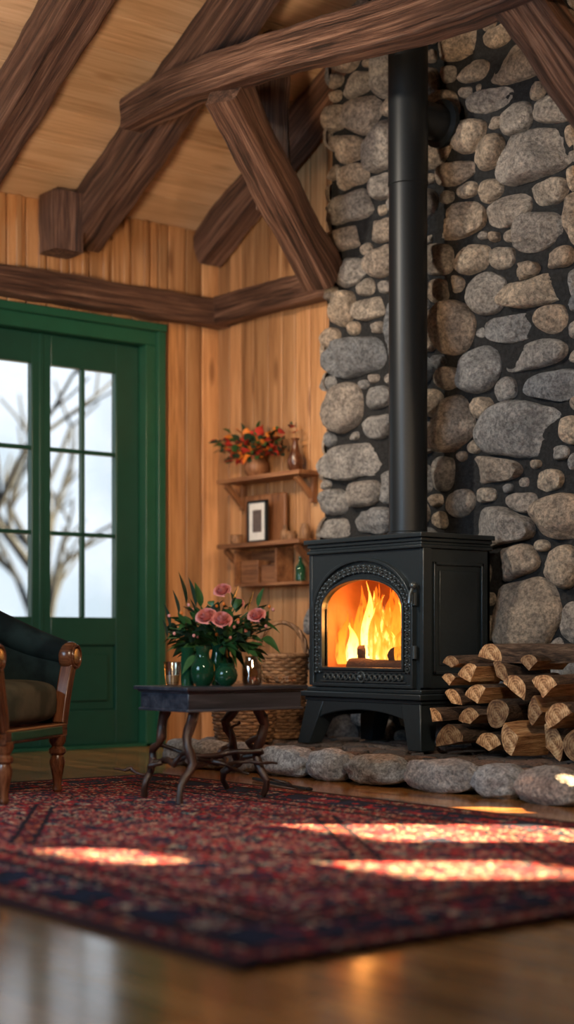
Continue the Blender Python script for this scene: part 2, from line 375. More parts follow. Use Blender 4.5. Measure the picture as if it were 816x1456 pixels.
while x<4.6:
    w=R_(.11,.15); b.box(x+.004,x+w-.004,-.022,.002,0,3,'z',ztop=lambda q:roof(q)-.002); x+=w
b.obj('boards',[M_board],wb,True,.006)
b=MB()
b.box(W,W+.15,D0,.15,0,EV,'z'); b.obj('wall_right',[M_board],None,False)
b=MB(); b.box(0,W,D0-.15,D0,0,EV,'z'); b.add([(0,D0,EV),(W,D0,EV),(RX,D0,roof(RX)),(0,D0-.15,EV),(W,D0-.15,EV),(RX,D0-.15,roof(RX))],[(0,2,1),(3,4,5),(0,3,5,2),(1,2,5,4),(0,1,4,3)])
b.obj('wall_front',[M_board],None,False)
cl=empty('ceiling'); b=MB(); t=0
while t<RX:
    w=.19; x0,x1=t,min(RX,t+w)
    for mir in (0,1):
        ys=[.0,-2.4+R_(-.8,.8),D0]
        for k in range(2):
            y0,y1=ys[k+1]+.002,ys[k]-.002
            X0,X1=x0+.003,x1-.003
            vs=[]
            for zz in (0,.03):
                for yy in (y0,y1):
                    for xx in (X0,X1): vs.append((W-xx if mir else xx,yy,EV+SL*xx+zz))
            fs=[(0,2,3,1),(4,5,7,6),(0,1,5,4),(2,6,7,3),(0,4,6,2),(1,3,7,5)]
            if mir: fs=[f[::-1] for f in fs]
            o=(R_(0,50),R_(0,50),R_(0,50)); b.add(vs,fs,[(v[1]+o[0],v[0]*1.14+o[1],v[2]*0+o[2]) for v in vs])
    t+=w
b.obj('boards',[M_ceil],cl,True,.003)
b=MB()
b.add([(-.4,.3,EV+.03-.22),(RX,.3,roof(RX)+.03),(RX,D0-.3,roof(RX)+.03),(-.4,D0-.3,EV+.03-.22),(-.4,.3,EV+.2-.22),(RX,.3,roof(RX)+.2),(RX,D0-.3,roof(RX)+.2),(-.4,D0-.3,EV+.2-.22)],[(0,1,2,3),(4,7,6,5),(0,4,5,1),(3,2,6,7),(0,3,7,4),(1,5,6,2)])
b.add([(W+.4,.3,EV+.03-.22),(RX,.3,roof(RX)+.03),(RX,D0-.3,roof(RX)+.03),(W+.4,D0-.3,EV+.03-.22),(W+.4,.3,EV+.2-.22),(RX,.3,roof(RX)+.2),(RX,D0-.3,roof(RX)+.2),(W+.4,D0-.3,EV+.2-.22)],[(3,2,1,0),(5,6,7,4),(1,5,4,0),(7,6,2,3),(4,7,3,0),(2,6,5,1)])
b.obj('roof_deck',[M_ceil],cl,False)
# timber frame
tf=empty('timber_frame')
for i,yy in enumerate((-.12,-.99,-1.78,-2.75,-3.9,-5.2)):
    b=MB(); zc=lambda x:EV-.165+SL*x
    if i==0:
        b.beam([(.03,yy,zc(.03)+.03),(4.5,yy,zc(4.5)+.03)],.16,.20)
    else:
        b.beam([(.03,yy,zc(.03)),(4.5,yy,zc(4.5))],.20,.25)
    b.beam([(W-.03,yy,zc(.03)),(4.5,yy,zc(4.5))],.20,.25)
    b.obj('rafter_%d'%(i+1),[M_beam],tf,angle=60)
b=MB(); b.beam([(.13,-1.17,2.76),(.13,-1.17,3.08)],.20,.2,up=(1,0,0)); b.obj('corbel_1',[M_beam],tf,angle=60)
b=MB(); b.beam([(.82,-1.16,3.345),(1.3,-1.16,3.365),(2.17,-1.16,3.295),(2.87,-1.16,3.20),(3.5,-1.16,3.165),(4.5,-1.16,3.15)],.17,.19,taper=(.85,1.1)); b.obj('collar_beam',[M_beam],tf,angle=60)
b=MB(); b.beam([(1.32,-.62,2.84),(1.32,-.62,3.74)],.135,.135,up=(0,1,0)); b.obj('king_post',[M_beam],tf,angle=60)
b=MB(); b.beam([(1.66,-1.17,3.25),(1.34,-.29,2.54)],.17,.20); b.obj('brace_1',[M_beam],tf,angle=60)
b=MB(); b.beam([(3.38,-1.06,3.25),(4.35,-1.06,1.95)],.17,.2); b.obj('brace_2',[M_beam],tf,angle=60)
b=MB(); b.beam([(4.42,-1.06,.0),(4.42,-1.06,3.2)],.2,.2,up=(0,1,0)); b.obj('post_1',[M_beam],tf,angle=60)
b=MB(); b.beam([(.09,-4.4,2.57),(.09,-.0,2.57)],.13,.15); b.obj('trim_1',[M_beam],None,angle=60)
b=MB(); b.beam([(.16,-.085,2.575),(1.24,-.085,2.575)],.13,.16); b.obj('trim_2',[M_beam],None,angle=60)
# ------------------------------------------------------------------ DOOR
dr=empty('door_1')
b=MB(); b.box(-.14,.05,DY1-.105,DY1,0,DZ-.11,'z'); b.obj('jamb_1',[M_green],dr,True,.004)
b=MB(); b.box(-.14,.05,DY0,DY0+.105,0,DZ-.11,'z'); b.obj('jamb_2',[M_green],dr,True,.004)
b=MB(); b.box(-.14,.05,DY0,DY1,DZ-.11,DZ,'y'); b.box(-.14,-.08,DY0+.1,DY1-.1,DZ-.14,DZ-.11,'y'); b.obj('header',[M_green],dr,True,.004)
b=MB(); b.box(.05,.085,DY1-.04,DY1+.012,0,DZ-.03,'z'); b.box(.05,.085,DY0-.012,DY0+.04,0,DZ-.03,'z'); b.box(.05,.09,DY0-.018,DY1+.018,DZ-.03,DZ+.015,'y'); b.obj('casing',[M_green],dr,True,.005)
b=MB(); b.box(-.14,.05,DY0,DY1,.0,.02); b.obj('sill',[M_green],dr,True,.003)
g0,g1,zb,zt=-1.147,-.716,.75,2.166
for li,(ya,yb,ga,gb) in enumerate(((-1.205,-.560,g0,g1),(-1.856,-1.211,-1.70,-1.269))):
    b=MB(); X0,X1=-.075,-.025
    b.box(X0,X1,ya,ga,.02,2.338,'z'); b.box(X0,X1,gb,yb,.02,2.338,'z'); b.box(X0,X1,ga,gb,zt,2.338,'y'); b.box(X0,X1,ga,gb,zb-.16,zb,'y'); b.box(X0,X1,ga,gb,.02,.22,'y')
    b.box(X0+.015,X1-.018,ga,gb,.22,zb-.16,'z'); b.box(X0+.01,X1-.004,ga+.05,gb-.05,.27,zb-.21,'z')
    h=(zt-zb)/3
    for k in (1,2): b.box(X0+.01,X1-.005,ga,gb,zb+h*k-.012,zb+h*k+.012,'y')
    b.box(X0+.01,X1-.005,(ga+gb)/2-.012,(ga+gb)/2+.012,zb,zt,'z')
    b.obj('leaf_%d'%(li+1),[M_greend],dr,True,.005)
    b=MB(); b.box(-.053,-.05,ga,gb,zb,zt); b.obj('glass_%d'%(li+1),[M_pane],dr,False)
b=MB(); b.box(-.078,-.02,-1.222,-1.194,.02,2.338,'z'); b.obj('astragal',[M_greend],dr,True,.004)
for i,h in enumerate(holes):
    b=MB(); 
    for a in ((h[0]-.05,h[0],h[2]-.05,h[3]+.05),(h[1],h[1]+.05,h[2]-.05,h[3]+.05),(h[0],h[1],h[2]-.05,h[2]),(h[0],h[1],h[3],h[3]+.05)):
        b.box(a[0],a[1],-.02,.04,a[2],a[3])
    b.obj('window_%d'%(i+1),[M_green],None,True,.004)
# ------------------------------------------------------------------ stones
def stone_field(seeds,inside,bounds,minr=.028,maxr=.1,gap=.007,step=.02,cap=1.14,asp=(1,1.35)):
    S=[list(s) for s in seeds]
    gx,gz=np.meshgrid(np.arange(bounds[0],bounds[1],step),np.arange(bounds[2],bounds[3],step))
    G=np.stack([gx.ravel(),gz.ravel()],1); G=G[[inside(p[0],p[1]) for p in G]]
    cl=np.full(len(G),maxr*1.2)
    def upd(s):
        d=np.sqrt(((G[:,0]-s[0])/s[2])**2+((G[:,1]-s[1])/s[3])**2); return (d-1)*min(s[2],s[3])*1.05
    for s in S: cl=np.minimum(cl,upd(s))
    while True:
        m=cl.max()
        if m<minr: break
        c=np.where(cl>m*.85)[0]; i=c[rs.randint(len(c))]
        r=min(maxr,cl[i])*rs.uniform(.75,1.0); a=rs.uniform(*asp)
        s=[G[i,0],G[i,1],r*a*1.05,r*1.05]; S.append(s); cl=np.minimum(cl,upd(s)); cl[i]=min(cl[i],0)
    A=np.array(S); out=[]; K=32
    th=np.arange(K)*2*math.pi/K; rr=np.linspace(.2,cap,28)
    for i,s in enumerate(S):
        near=np.where((abs(A[:,0]-s[0])<A[:,2]+s[2]+.2)&(abs(A[:,1]-s[1])<A[:,3]+s[3]+.2))[0]; near=near[near!=i]
        e=rs.uniform(2.1,3.0); ct,st=np.cos(th),np.sin(th)
        q=(abs(ct)**e+abs(st)**e)**(-1/e)
        P=np.stack([s[0]+np.outer(q*ct*s[2],rr),s[1]+np.outer(q*st*s[3],rr)],2)
        if len(near):
            dj=np.min(np.sqrt(((P[...,None,0]-A[near,0])/A[near,2])**2+((P[...,None,1]-A[near,1])/A[near,3])**2),axis=2)
            own=np.sqrt(((P[...,0]-s[0])/s[2])**2+((P[...,1]-s[1])/s[3])**2)
            bad=dj<own
        else: bad=np.zeros(P.shape[:2],bool)
        rad=np.array([rr[max(0,np.argmax(b_)-1)] if b_.any() else cap for b_ in bad])
        rad=rad*(1+.07*np.sin(th*2+rs.uniform(0,6))+.06*np.sin(th*3+rs.uniform(0,6)))if not bad.any() else rad*(1+.04*np.sin(th*3+rs.uniform(0,6)))
        for _ in range(3): rad=(np.roll(rad,1)+rad*2+np.roll(rad,-1))/4
        L=np.stack([q*ct*s[2]*rad,q*st*s[3]*rad],1); ln=np.linalg.norm(L,axis=1); L=L*((np.maximum(ln-gap,ln*.5))/ln)[:,None]
        out.append((s[0],s[1],L,min(s[2],s[3])))
    return out
def stones_mesh(mb,field,T,depth=.5,maxd=.07,sink=.03,rough=.010,rfun=None,facet=0.0):
    rings=[(1.0,-1),(1.0,.10),(.975,.34),(.92,.56),(.84,.73),(.72,.85),(.56,.93),(.38,.97),(.18,1.0)]
    for (cx,cz,L,r) in field:
        K=len(L); H=min(maxd,r*depth)*R_(.8,1.3); o=Vector((R_(0,99),R_(0,99),R_(0,99))); tx,tz=R_(-.32,.32),R_(-.32,.32)
        pl=[(Vector((math.cos(a),math.sin(a))),R_(.3,.75),R_(.3,.8)) for a in (R_(0,6.3),R_(0,6.3),R_(0,6.3))]
        vs=[];fs=[]
        for sc,h in rings+[(0,1.0)]:
            for k in range(K if sc>0 else 1):
                x,z=(L[k]*sc) if sc>0 else (0,0)
                hh=-sink if h<0 else H*h
                nv=Vector((x*7,z*7,hh*7))+o
                dn=noise.noise(nv)*rough*1.6+noise.noise(nv*2.7)*rough*1.1+noise.noise(nv*6)*rough*.5
                if facet and h>0:
                    for dv,off,sl in pl:
                        d=(x*dv.x+z*dv.y)/r
                        if d>off*.8: hh=min(hh,H*(1.0-(d-off*.8)*sl*1.6))
                    hh=max(hh,H*.1)
                y=hh+(dn+tx*x+tz*z if h>0 else 0)
                sx=1+noise.noise(nv*1.3+Vector((5,5,5)))*.12
                vs.append(T(cx+x*sx,cz+z*sx,y))
        n=len(rings)
        for i in range(n-1):
            for k in range(K): k2=(k+1)%K; fs.append((i*K+k,i*K+k2,(i+1)*K+k2,(i+1)*K+k))
        for k in range(K): fs.append(((n-1)*K+k,(n-1)*K+(k+1)%K,n*K))
        mb.add(vs,fs,None,rfun(cx,cz) if rfun else None)
# main chimney stones: x, z, half width, half height on the chimney face (mm)
STONES='''2271,3532,147,94 2538,3475,81,53 2686,3310,190,95 2367,3351,94,51 2483,3185,141,60 2902,3040,125,83 2774,2861,220,120 2483,2941,91,87 2343,3053,108,85 2247,2890,120,62 2860,2661,109,61 2483,2751,78,60 2597,2634,133,76 2796,2501,132,90 2271,2656,166,89 2998,2541,62,95 2367,2447,117,78 2552,2421,79,60 2708,2326,78,49 2902,2355,88,51 2774,2230,208,74 2437,2269,142,104 2247,2148,138,133 2881,2080,88,67 2620,2076,137,69 2743,1934,188,68 2414,1907,134,111 2881,1777,158,74 2198,1898,82,62
2673,1594,234,141 2247,1676,124,133 2989,1563,66,69 2483,1427,178,70 2839,1345,91,58 2159,1438,73,86 2271,1278,100,72 2677,1247,93,65 2923,1173,158,105 2529,1154,250,103 3013,1420,45,47 2642,977,137,102 2923,947,109,99 2717,756,191,192 2989,695,71,95 2964,473,104,95
1475,3916,123,63 1674,3746,110,72 1447,3704,107,92 1739,3529,92,129 1520,3525,112,66 1575,3349,128,102 1712,3147,109,140 1464,3201,101,77 1492,3047,118,66 1712,2942,109,76 1481,2898,179,88 1723,2717,98,68 1441,2741,147,67 1717,2563,98,90 1464,2555,118,77 1635,2335,126,65 1407,2362,96,93 1531,2096,214,106 1781,2193,54,143 1407,1842,147,134 1674,1873,99,65 1674,1717,115,65 1520,1550,262,99 1781,1405,60,89 1350,1353,97,78 1564,1386,128,84 1635,1235,170,73 1350,1208,114,63'''
seeds=[tuple(int(q)/1000 for q in s.split(',')) for s in STONES.split()]
chL=lambda z:1.20+.13*z/4; chR=lambda z:3.22-.085*z
ch=empty('stone_chimney'); b=MB(); zt_=4.9
b.add([(chL(0),-.2,0),(chR(0),-.2,0),(chR(0),-.024,0),(chL(0),-.024,0),(chL(zt_),-.2,zt_),(chR(zt_),-.2,zt_),(chR(zt_),-.024,zt_),(chL(zt_),-.024,zt_)],[(0,1,5,4),(1,2,6,5),(2,3,7,6),(3,0,4,7),(4,5,6,7),(3,2,1,0)])
b.obj('mortar',[M_mort],ch,False)
ins=lambda x,z: chL(z)+.02<x<chR(z)-.02 and .12<z<roof(x)-.02
F=stone_field(seeds,ins,(1.15,3.3,.05,4.7),.034,.1,.012)
def warm(cx,cz):
    r=R_(0,1)
    if cz<2.2 and cx<1.9: r=r*.3
    elif cz<2.1: r=r*.75
    elif cz>2.2: r=.28+r*.62
    return r
b=MB(); stones_mesh(b,F,lambda x,z,h:(x,-.2-h,z),.85,.10,.03,.012,warm,1.0)
for side,fn,sg in (('l',chL,-1),('r',chR,1)):
    Fs=stone_field([],lambda y,z:-.19<y<-.04,(-.2,0,.05,4.5),.03,.085,asp=(1,1.1),step=.025)
    stones_mesh(b,Fs,(lambda y,z,h,fn=fn,sg=sg:(fn(z)+sg*h*.6,y,z)) ,.5,.05)
so=b.obj('stones',[M_stone],ch,angle=50)
# hearth
he=empty('stone_hearth'); b=MB(); b.box(1.27,4.27,-1.15,-.21,0,.10); b.obj('bed',[M_mort],he,False)
b=MB(); Fh=stone_field([],lambda x,y:1.28<x<4.26 and -1.12<y<-.30,(1.25,4.3,-1.15,-.25),.03,.075,.006,.02,asp=(1,1.5))
stones_mesh(b,Fh,lambda x,y,h:(x,y,.10+min(h,.0155)),.3,.018,.01,.003); b.obj('cobbles',[M_cob],he,angle=75)
b=MB(); x=1.22
for w in (.20,.30,.25,.37,.25,.36,.40,.24,.33,.3,.30):
    b.sell((x+w/2,-1.19+R_(-.02,.02),.066),(w/2-.006,R_(.09,.12),R_(.062,.074)),R_(2.2,2.7),36,22,0,None,.16,6,0); x+=w
y=-1.02
for w in (.24,.3,.22):
    b.sell((1.22,y+w/2,.062),(.085,w/2-.005,.062),2.4,24,14,0,None,.16,6); y+=w
b.obj('edge_boulders',[M_bould],he,angle=60)
# ------------------------------------------------------------------ STOVE
st=empty('wood_stove'); cx=2.20
def arch(hw,zb,zs,zt,n=24,nb=6,ns=6):
    P=[]
    for i in range(nb): P.append((cx-hw+2*hw*i/nb,zb))
    for i in range(ns): P.append((cx+hw,zb+(zs-zb)*i/ns))
    for i in range(n+1):
        a=math.pi*i/n; P.append((cx+hw*math.cos(a),zs+(zt-zs)*math.sin(a)))
    for i in range(1,ns): P.append((cx-hw,zs+(zb-zs)*i/ns))
    return P
def torect(P,hx,z0,z1,c):
    out=[]
    for x,z in P:
        dx,dz=x-cx,z-c; k=1e9
        if dx: k=min(k,hx/abs(dx))
        if dz: k=min(k,((z1-c) if dz>0 else (c-z0))/abs(dz))
        out.append((cx+dx*k,c+dz*k))
    return out
def plate(mb,O,I,y0,y1,m=0):
    n=len(O); vs=[(p[0],y0,p[1]) for p in O]+[(p[0],y0,p[1]) for p in I]+[(p[0],y1,p[1]) for p in O]+[(p[0],y1,p[1]) for p in I]; fs=[]
    for i in range(n):
        j=(i+1)%n
        fs+=[(i,j,n+j,n+i),(2*n+j,2*n+i,3*n+i,3*n+j),(n+i,n+j,3*n+j,3*n+i),(j,i,2*n+i,2*n+j)]
    mb.add(vs,fs,m=m)
bx0,bx1,by0,by1=1.81,2.59,-.765,-.33
b=MB()
for (o,z0,z1) in ((.0,1.078,1.10),(.014,1.06,1.078),(.022,1.045,1.06),(.012,1.03,1.045)): b.box(1.785+o,2.615-o,-.795+o,-.32-o*.3,z0,z1)
b.box(2.07,2.33,-.63,-.37,1.10,1.108)
b.obj('top_plate',[M_black],st,True,.005)
b=MB(); b.box(bx0,bx0+.02,by0+.02,by1,.38,1.03); b.box(bx1-.02,bx1,by0+.02,by1,.38,1.03); b.box(bx0,bx1,by1-.02,by1,.38,1.03); b.box(bx0,bx1,by0+.02,by1,.38,.40)
for xx in (bx0,bx1): 
    b.box(xx-.012,xx+.012,by0-.004,by0+.05,.40,1.03)
for sx,x in ((1,bx1),(-1,bx0)):
    for (a,c,z0,z1) in ((-.70,-.685,.46,.97),(-.395,-.38,.46,.97),(-.70,-.38,.955,.97),(-.70,-.38,.46,.475)):
        b.box(min(x,x+sx*.012),max(x,x+sx*.012),a,c,z0,z1)
    b.box(min(x,x+sx*.006),max(x,x+sx*.006),-.66,-.42,.50,.93)
b.obj('body',[M_black],st,True,.004)
I=arch(.345,.405,.74,.988); b=MB(); plate(b,torect(I,.39,.38,1.03,.7),I,by0,by0+.02); b.obj('front_plate',[M_black],st,True,.002)
b=MB(); G=arch(.280,.488,.765,.897)
plate(b,arch(.355,.396,.745,1.0),arch(.340,.412,.745,.984),by0-.028,by0+.01)
plate(b,arch(.342,.410,.745,.986),G,by0-.010,by0+.015)
plate(b,arch(.293,.474,.765,.911),G,by0-.028,by0+.01)
b.obj('door_frame',[M_black],st,True,.003)
M_orn=plain('polished_iron',(.075,.092,.10),.3,.6,60,.1,.001,.2)
b=MB(); mid=arch(.317,.445,.755,.949,26,10,8)
for k,(px,pz) in enumerate(mid):
    if pz<.46: continue
    b.ring((px,by0-.018,pz),.0145,.0056,'y',14,6); b.sell((px,by0-.020,pz),(.007,.010,.007),2,8,6)
    nx,nz=mid[(k+1)%len(mid)]; qx,qz=(px+nx)/2,(pz+nz)/2
    for s in (-1,1):
        dx,dz=(nx-px),(nz-pz); L=math.hypot(dx,dz) or 1
        b.sell((qx-dz/L*s*.014,by0-.016,qz+dx/L*s*.014),(.008,.010,.008),2,8,6)
for k in range(15):
    px=cx-.26+.52*k/14; b.ring((px,by0-.016,.444),.0135,.005,'y',14,6); b.sell((px+.018,by0-.014,.444),(.005,.008,.013),2,8,6)
b.ring((cx,by0-.018,.444),.024,.006,'y',20,8); b.sell((cx,by0-.024,.444),(.014,.014,.014),2,12,8)
b.box(cx-.30,cx+.30,by0-.018,by0-.008,.419,.424); b.box(cx-.30,cx+.30,by0-.018,by0-.008,.465,.470)
for z in (.56,.80): b.lathe([(.010,-.03),(.012,-.028),(.012,.028),(.010,.03)],(cx+.362,by0-.02,z),14)
b.sell((cx+.365,by0-.03,.86),(.018,.018,.018),2,14,10); b.tube([(cx+.365,by0-.03,.86),(cx+.365,by0-.05,.82),(cx+.365,by0-.055,.78)],.008)
b.obj('ornament',[M_orn],st)
b=MB(); b.box(1.795,2.605,-.785,-.322,.372,.392); b.box(1.775,2.625,-.81,-.32,.345,.372); b.box(1.79,2.61,-.79,-.322,.325,.345)
def frus(x0,x1,y0,y1,z0,X0,X1,Y0,Y1,z1):
    vs=[(x0,y0,z0),(x1,y0,z0),(x0,y1,z0),(x1,y1,z0),(X0,Y0,z1),(X1,Y0,z1),(X0,Y1,z1),(X1,Y1,z1)]
    b.add(vs,[(0,2,3,1),(4,5,7,6),(0,1,5,4),(2,6,7,3),(0,4,6,2),(1,3,7,5)])
for sx in (0,1):
    for sy in (0,1):
        X=(1.80,1.93) if sx==0 else (2.47,2.60); Y=(-.785,-.67) if sy==0 else (-.44,-.325)
        ox=-.035 if sx==0 else .035; oy=-.03 if sy==0 else .0
        xb=(X[0]+ox,X[0]+ox+.085) if sx==0 else (X[1]+ox-.085,X[1]+ox)
        yb=(Y[0]+oy,Y[0]+oy+.085) if sy==0 else (Y[1]+oy-.085,Y[1]+oy)
        frus(*xb,*yb,.118,*X,*Y,.33)
for (y0,y1) in ((-.785,-.765),(-.345,-.325)):
    n=16; vs=[];fs=[]
    for i in range(n+1):
        x=1.88+.64*i/n; zz=.235+.055*math.sin(math.pi*i/n)**.6
        for y in (y0,y1): vs+=[(x,y,zz),(x,y,.33)]
    for i in range(n):
        a=i*4;c=a+4; fs+=[(a,c,c+1,a+1),(a+2,a+3,c+3,c+2),(a,a+2,c+2,c)]
    b.add(vs,fs)
b.box(2.58,2.60,-.70,-.40,.25,.33); b.box(1.80,1.82,-.70,-.40,.25,.33)
b.obj('base',[M_black],st,True,.005)
b=MB(); b.box(1.86,1.88,-.745,-.36,.44,.97); b.box(2.52,2.54,-.745,-.36,.44,.97); b.box(1.86,2.54,-.38,-.36,.44,.97); b.box(1.86,2.54,-.745,-.36,.44,.46); b.box(1.86,2.54,-.745,-.36,.95,.97)
b.obj('firebox',[M_brick],st,False)
b=MB(); b.add([(p[0],by0-.004,p[1]) for p in G],[tuple(range(len(G)))]); b.obj('door_glass',[glass_thin('stove_glass',(1,.97,.92),.05)],st,False)
b=MB()
for (p,q,r) in (((1.95,-.60,.50),(2.42,-.55,.50),.038),((1.93,-.50,.50),(2.35,-.47,.50),.04),((2.0,-.68,.495),(2.45,-.66,.495),.032),((2.02,-.64,.56),(2.30,-.45,.565),.035),((2.30,-.66,.55),(2.12,-.46,.57),.034)):
    P=[Vector(p).lerp(Vector(q),i/8) for i in range(9)]; b.tube(P,r,12,namp=.015,nf=14)
b.obj('burning_logs',[M_char],st)
b=MB()
for i in range(60): b.sell((R_(1.92,2.46),R_(-.71,-.45),R_(.462,.48)),(R_(.008,.02),R_(.008,.02),R_(.006,.014)),2,8,6,namp=.4)
b.obj('embers',[M_ember],st)
def tongue(mb,base,h,w,ph,m):
    n=18;seg=12;vs=[];fs=[];rn=[]
    for i in range(n+1):
        t=i/n; r=w*(math.sin(math.pi*(.10+.90*t)**.62)**1.1 if t<1 else 0)+.0006
        c=Vector(base)+Vector((math.sin(ph+t*6)*.035*t**1.2,math.cos(ph*1.7+t*4)*.012*t,h*t))
        for k in range(seg):
            a=2*math.pi*k/seg; vs.append(c+Vector((math.cos(a)*r,math.sin(a)*r*.4,0))); rn.append(t)
    for i in range(n):
        for k in range(seg): k2=(k+1)%seg; fs.append((i*seg+k,i*seg+k2,(i+1)*seg+k2,(i+1)*seg+k))
    mb.add(vs,fs,None,rn,m)
b=MB(); fr=random.Random(3)
for i in range(30):
    x=fr.uniform(1.90,2.34); hh=(.42*math.exp(-((x-2.09)/.18)**2)*fr.uniform(.65,1.0)+.09)
    tongue(b,(x,fr.uniform(-.67,-.48),.50),min(hh,.43),fr.uniform(.026,.052),fr.uniform(0,6),0)
for i in range(20):
    x=fr.uniform(1.95,2.28); hh=.33*math.exp(-((x-2.09)/.15)**2)*fr.uniform(.6,1.1)+.06
    tongue(b,(x,fr.uniform(-.67,-.5),.50),hh,fr.uniform(.018,.038),fr.uniform(0,6),1)
b.obj('flames',[M_fl1,M_fl2],st)
# flue
fp=empty('flue_pipe'); b=MB()
b.lathe([(.10,1.109),(.10,1.128),(.092,1.133),(.092,2.78),(.097,2.785),(.097,2.80),(.0955,2.80),(.0955,3.55),(.10,3.55),(.10,3.57)],(2.215,-.5,0),40)
b.obj('pipe',[M_pipe],fp); b=MB()
b.lathe([(.085,-.48),(.085,-.30),(.115,-.295),(.115,-.268)],(2.215,0,3.125),36,ax='y'); b.obj('thimble',[M_pipe],fp)
# ------------------------------------------------------------------ firewood
fw=empty('firewood_stack'); b=MB()
def log(mb,x,z,r,kind,ln,yf,ang,yaw):
    x+=.03
    if kind=='round': O=[(math.cos(a)*r*(1+.10*math.sin(2*a+ang)+.05*math.sin(3*a)),math.sin(a)*r,1) for a in [2*math.pi*i/18 for i in range(18)]]
    else:
        sp={'half':math.pi,'quarter':math.pi*.55,'third':math.pi*.75}[kind]; k=1.32 if kind!='half' else 1.2
        O=[(math.cos(a)*r*k,math.sin(a)*r*k,1) for a in [ang+sp*i/10 for i in range(11)]]
        cxm=sum(o[0] for o in O)/11*.62; czm=sum(o[1] for o in O)/11*.62
        e0,e1=O[0],O[-1]; O+=[(e1[0]*.66,e1[1]*.66,0),(e1[0]*.33,e1[1]*.33,0),(0,0,0),(e0[0]*.33,e0[1]*.33,0),(e0[0]*.66,e0[1]*.66,0)]
        O=[(o[0]-cxm,o[1]-czm,o[2]) for o in O]
    K=len(O); n=8; off=R_(0,90); vs=[];gc=[]
    for i in range(n+1):
        yy=ln*i/n
        for (a,c,_) in O:
            nn=1+.15*noise.noise(Vector((a*20+off,c*20,yy*5)))
            px,pz=a*nn,c*nn; X=px+math.sin(yaw)*-yy; Y=math.cos(yaw)*yy
            vs.append((x+X,yf+Y,max(.1165,z+pz))); gc.append((yy*2+off,px+off,pz))
    bark=[];cut=[]
    rr=R_(0,1)
    for i in range(n):
        for k in range(K):
            k2=(k+1)%K; f=(i*K+k,(i+1)*K+k,(i+1)*K+k2,i*K+k2)
            (bark if (O[k][2] and O[k2][2]) else cut).append(f)
    base=len(mb.v); mb.add(vs,bark,gc,rr,0)
    for f in cut: mb.f.append(tuple(q+base for q in f)); mb.mi.append(2)
    for i,s in ((0,1),(n,-1)):
        vs2=[vs[i*K+k] for k in range(K)]; g2=[(0,O[k][0],O[k][1]) for k in range(K)]
        cxp=tuple(sum(v[q] for v in vs2)/K for q in range(3)); g2.append((0,sum(o[0] for o in O)/K,sum(o[1] for o in O)/K)); vs2.append(cxp)
        fs=[(k,(k+1)%K,K) if s>0 else ((k+1)%K,k,K) for k in range(K)]
        mb.add(vs2,fs,g2,rr,1)
logs=[(2.81,.195,.070,'half',.15),(2.985,.180,.060,'third',.5),(3.15,.200,.074,'quarter',2.4),(3.33,.195,.070,'third',-.4),(3.50,.190,.066,'round',1),
(2.74,.285,.046,'quarter',.3),(2.885,.285,.054,'third',.6),(3.055,.305,.062,'round',0),(3.24,.32,.062,'quarter',2.2),(3.42,.31,.062,'half',.3),
(2.775,.365,.048,'third',.1),(2.94,.385,.064,'quarter',.8),(3.135,.42,.060,'half',-.4),(3.33,.43,.070,'quarter',.5),
(2.75,.445,.042,'quarter',.5),(2.895,.475,.060,'quarter',1.0),(3.05,.48,.050,'third',-.3),
(2.82,.52,.040,'third',.4)]
for (x,z,r,k,a) in logs: log(b,x,z,r,k,R_(.26,.38),-.80+R_(-.06,.06),a+R_(-.3,.3),R_(.0,.22))
log(b,2.98,.555,.058,'half',.36,-.76,-.2,-.75); log(b,3.18,.52,.05,'quarter',.34,-.74,.7,.3)
b.obj('logs',[M_bark,M_cut,M_split],fw,angle=50)
# ------------------------------------------------------------------ rug
b=MB(); nx,ny=60,40; vs=[];fs=[]
for j in range(ny+1):
    for i in range(nx+1):
        x=-RHX+2*RHX*i/nx; y=-RHY+2*RHY*j/ny
        vs.append((x,y,.010+.001*noise.noise(Vector((x*2,y*2,0)))))
for j in range(ny):
    for i in range(nx): a=j*(nx+1)+i; fs.append((a,a+1,a+nx+2,a+nx+1))
b.add(vs,fs); rug=b.obj('persian_rug',[M_rug]); rug.location=(3.60,-2.78,0); rug.rotation_euler=(0,0,math.radians(-.8))
s=rug.modifiers.new('sol','SOLIDIFY'); s.thickness=.009; s.offset=-1
# ------------------------------------------------------------------ table
TC=Vector((2.868,-2.085,0)); Rv=Vector((.625,.780,0)); Fv=Vector((-.780,.625,0))
def tp(a,bb,z): q=TC+Rv*a+Fv*bb; return (q.x,q.y,z)
TT=.44; tb=empty('side_table'); b=MB()
b.box(2.69,3.045,-2.37,-1.80,TT-.014,TT,'y'); b.box(2.702,3.033,-2.358,-1.812,TT-.022,TT-.014,'y'); b.box(2.71,3.025,-2.35,-1.82,TT-.088,TT-.022,'y'); b.box(2.704,3.031,-2.356,-1.814,TT-.092,TT-.082,'y')
b.obj('top',[M_tabletop],tb,True,.003)
b=MB()
def crooked(p,q,r0,r1,wob,n=12):
    p,q=Vector(p),Vector(q); o=R_(0,99); P=[];Rr=[]
    for i in range(n+1):
        t=i/n; w=wob*math.sin(math.pi*t)
        P.append(p.lerp(q,t)+Vector((noise.noise(Vector((t*3+o,0,0))),noise.noise(Vector((0,t*3+o,0))),noise.noise(Vector((0,0,t*3+o)))*.4))*w)
        Rr.append((r0+(r1-r0)*t)*(1+.25*noise.noise(Vector((t*9+o,1,1)))))
    b.tube(P,Rr,10,namp=.006,nf=30)
zf=.018
crooked((2.98,-2.29,.37),(3.02,-2.385,zf),.022,.012,.05)
crooked((2.77,-2.27,.37),(2.69,-2.32,zf),.021,.012,.11)
crooked((2.78,-1.95,.37),(2.60,-1.86,zf),.021,.012,.12)
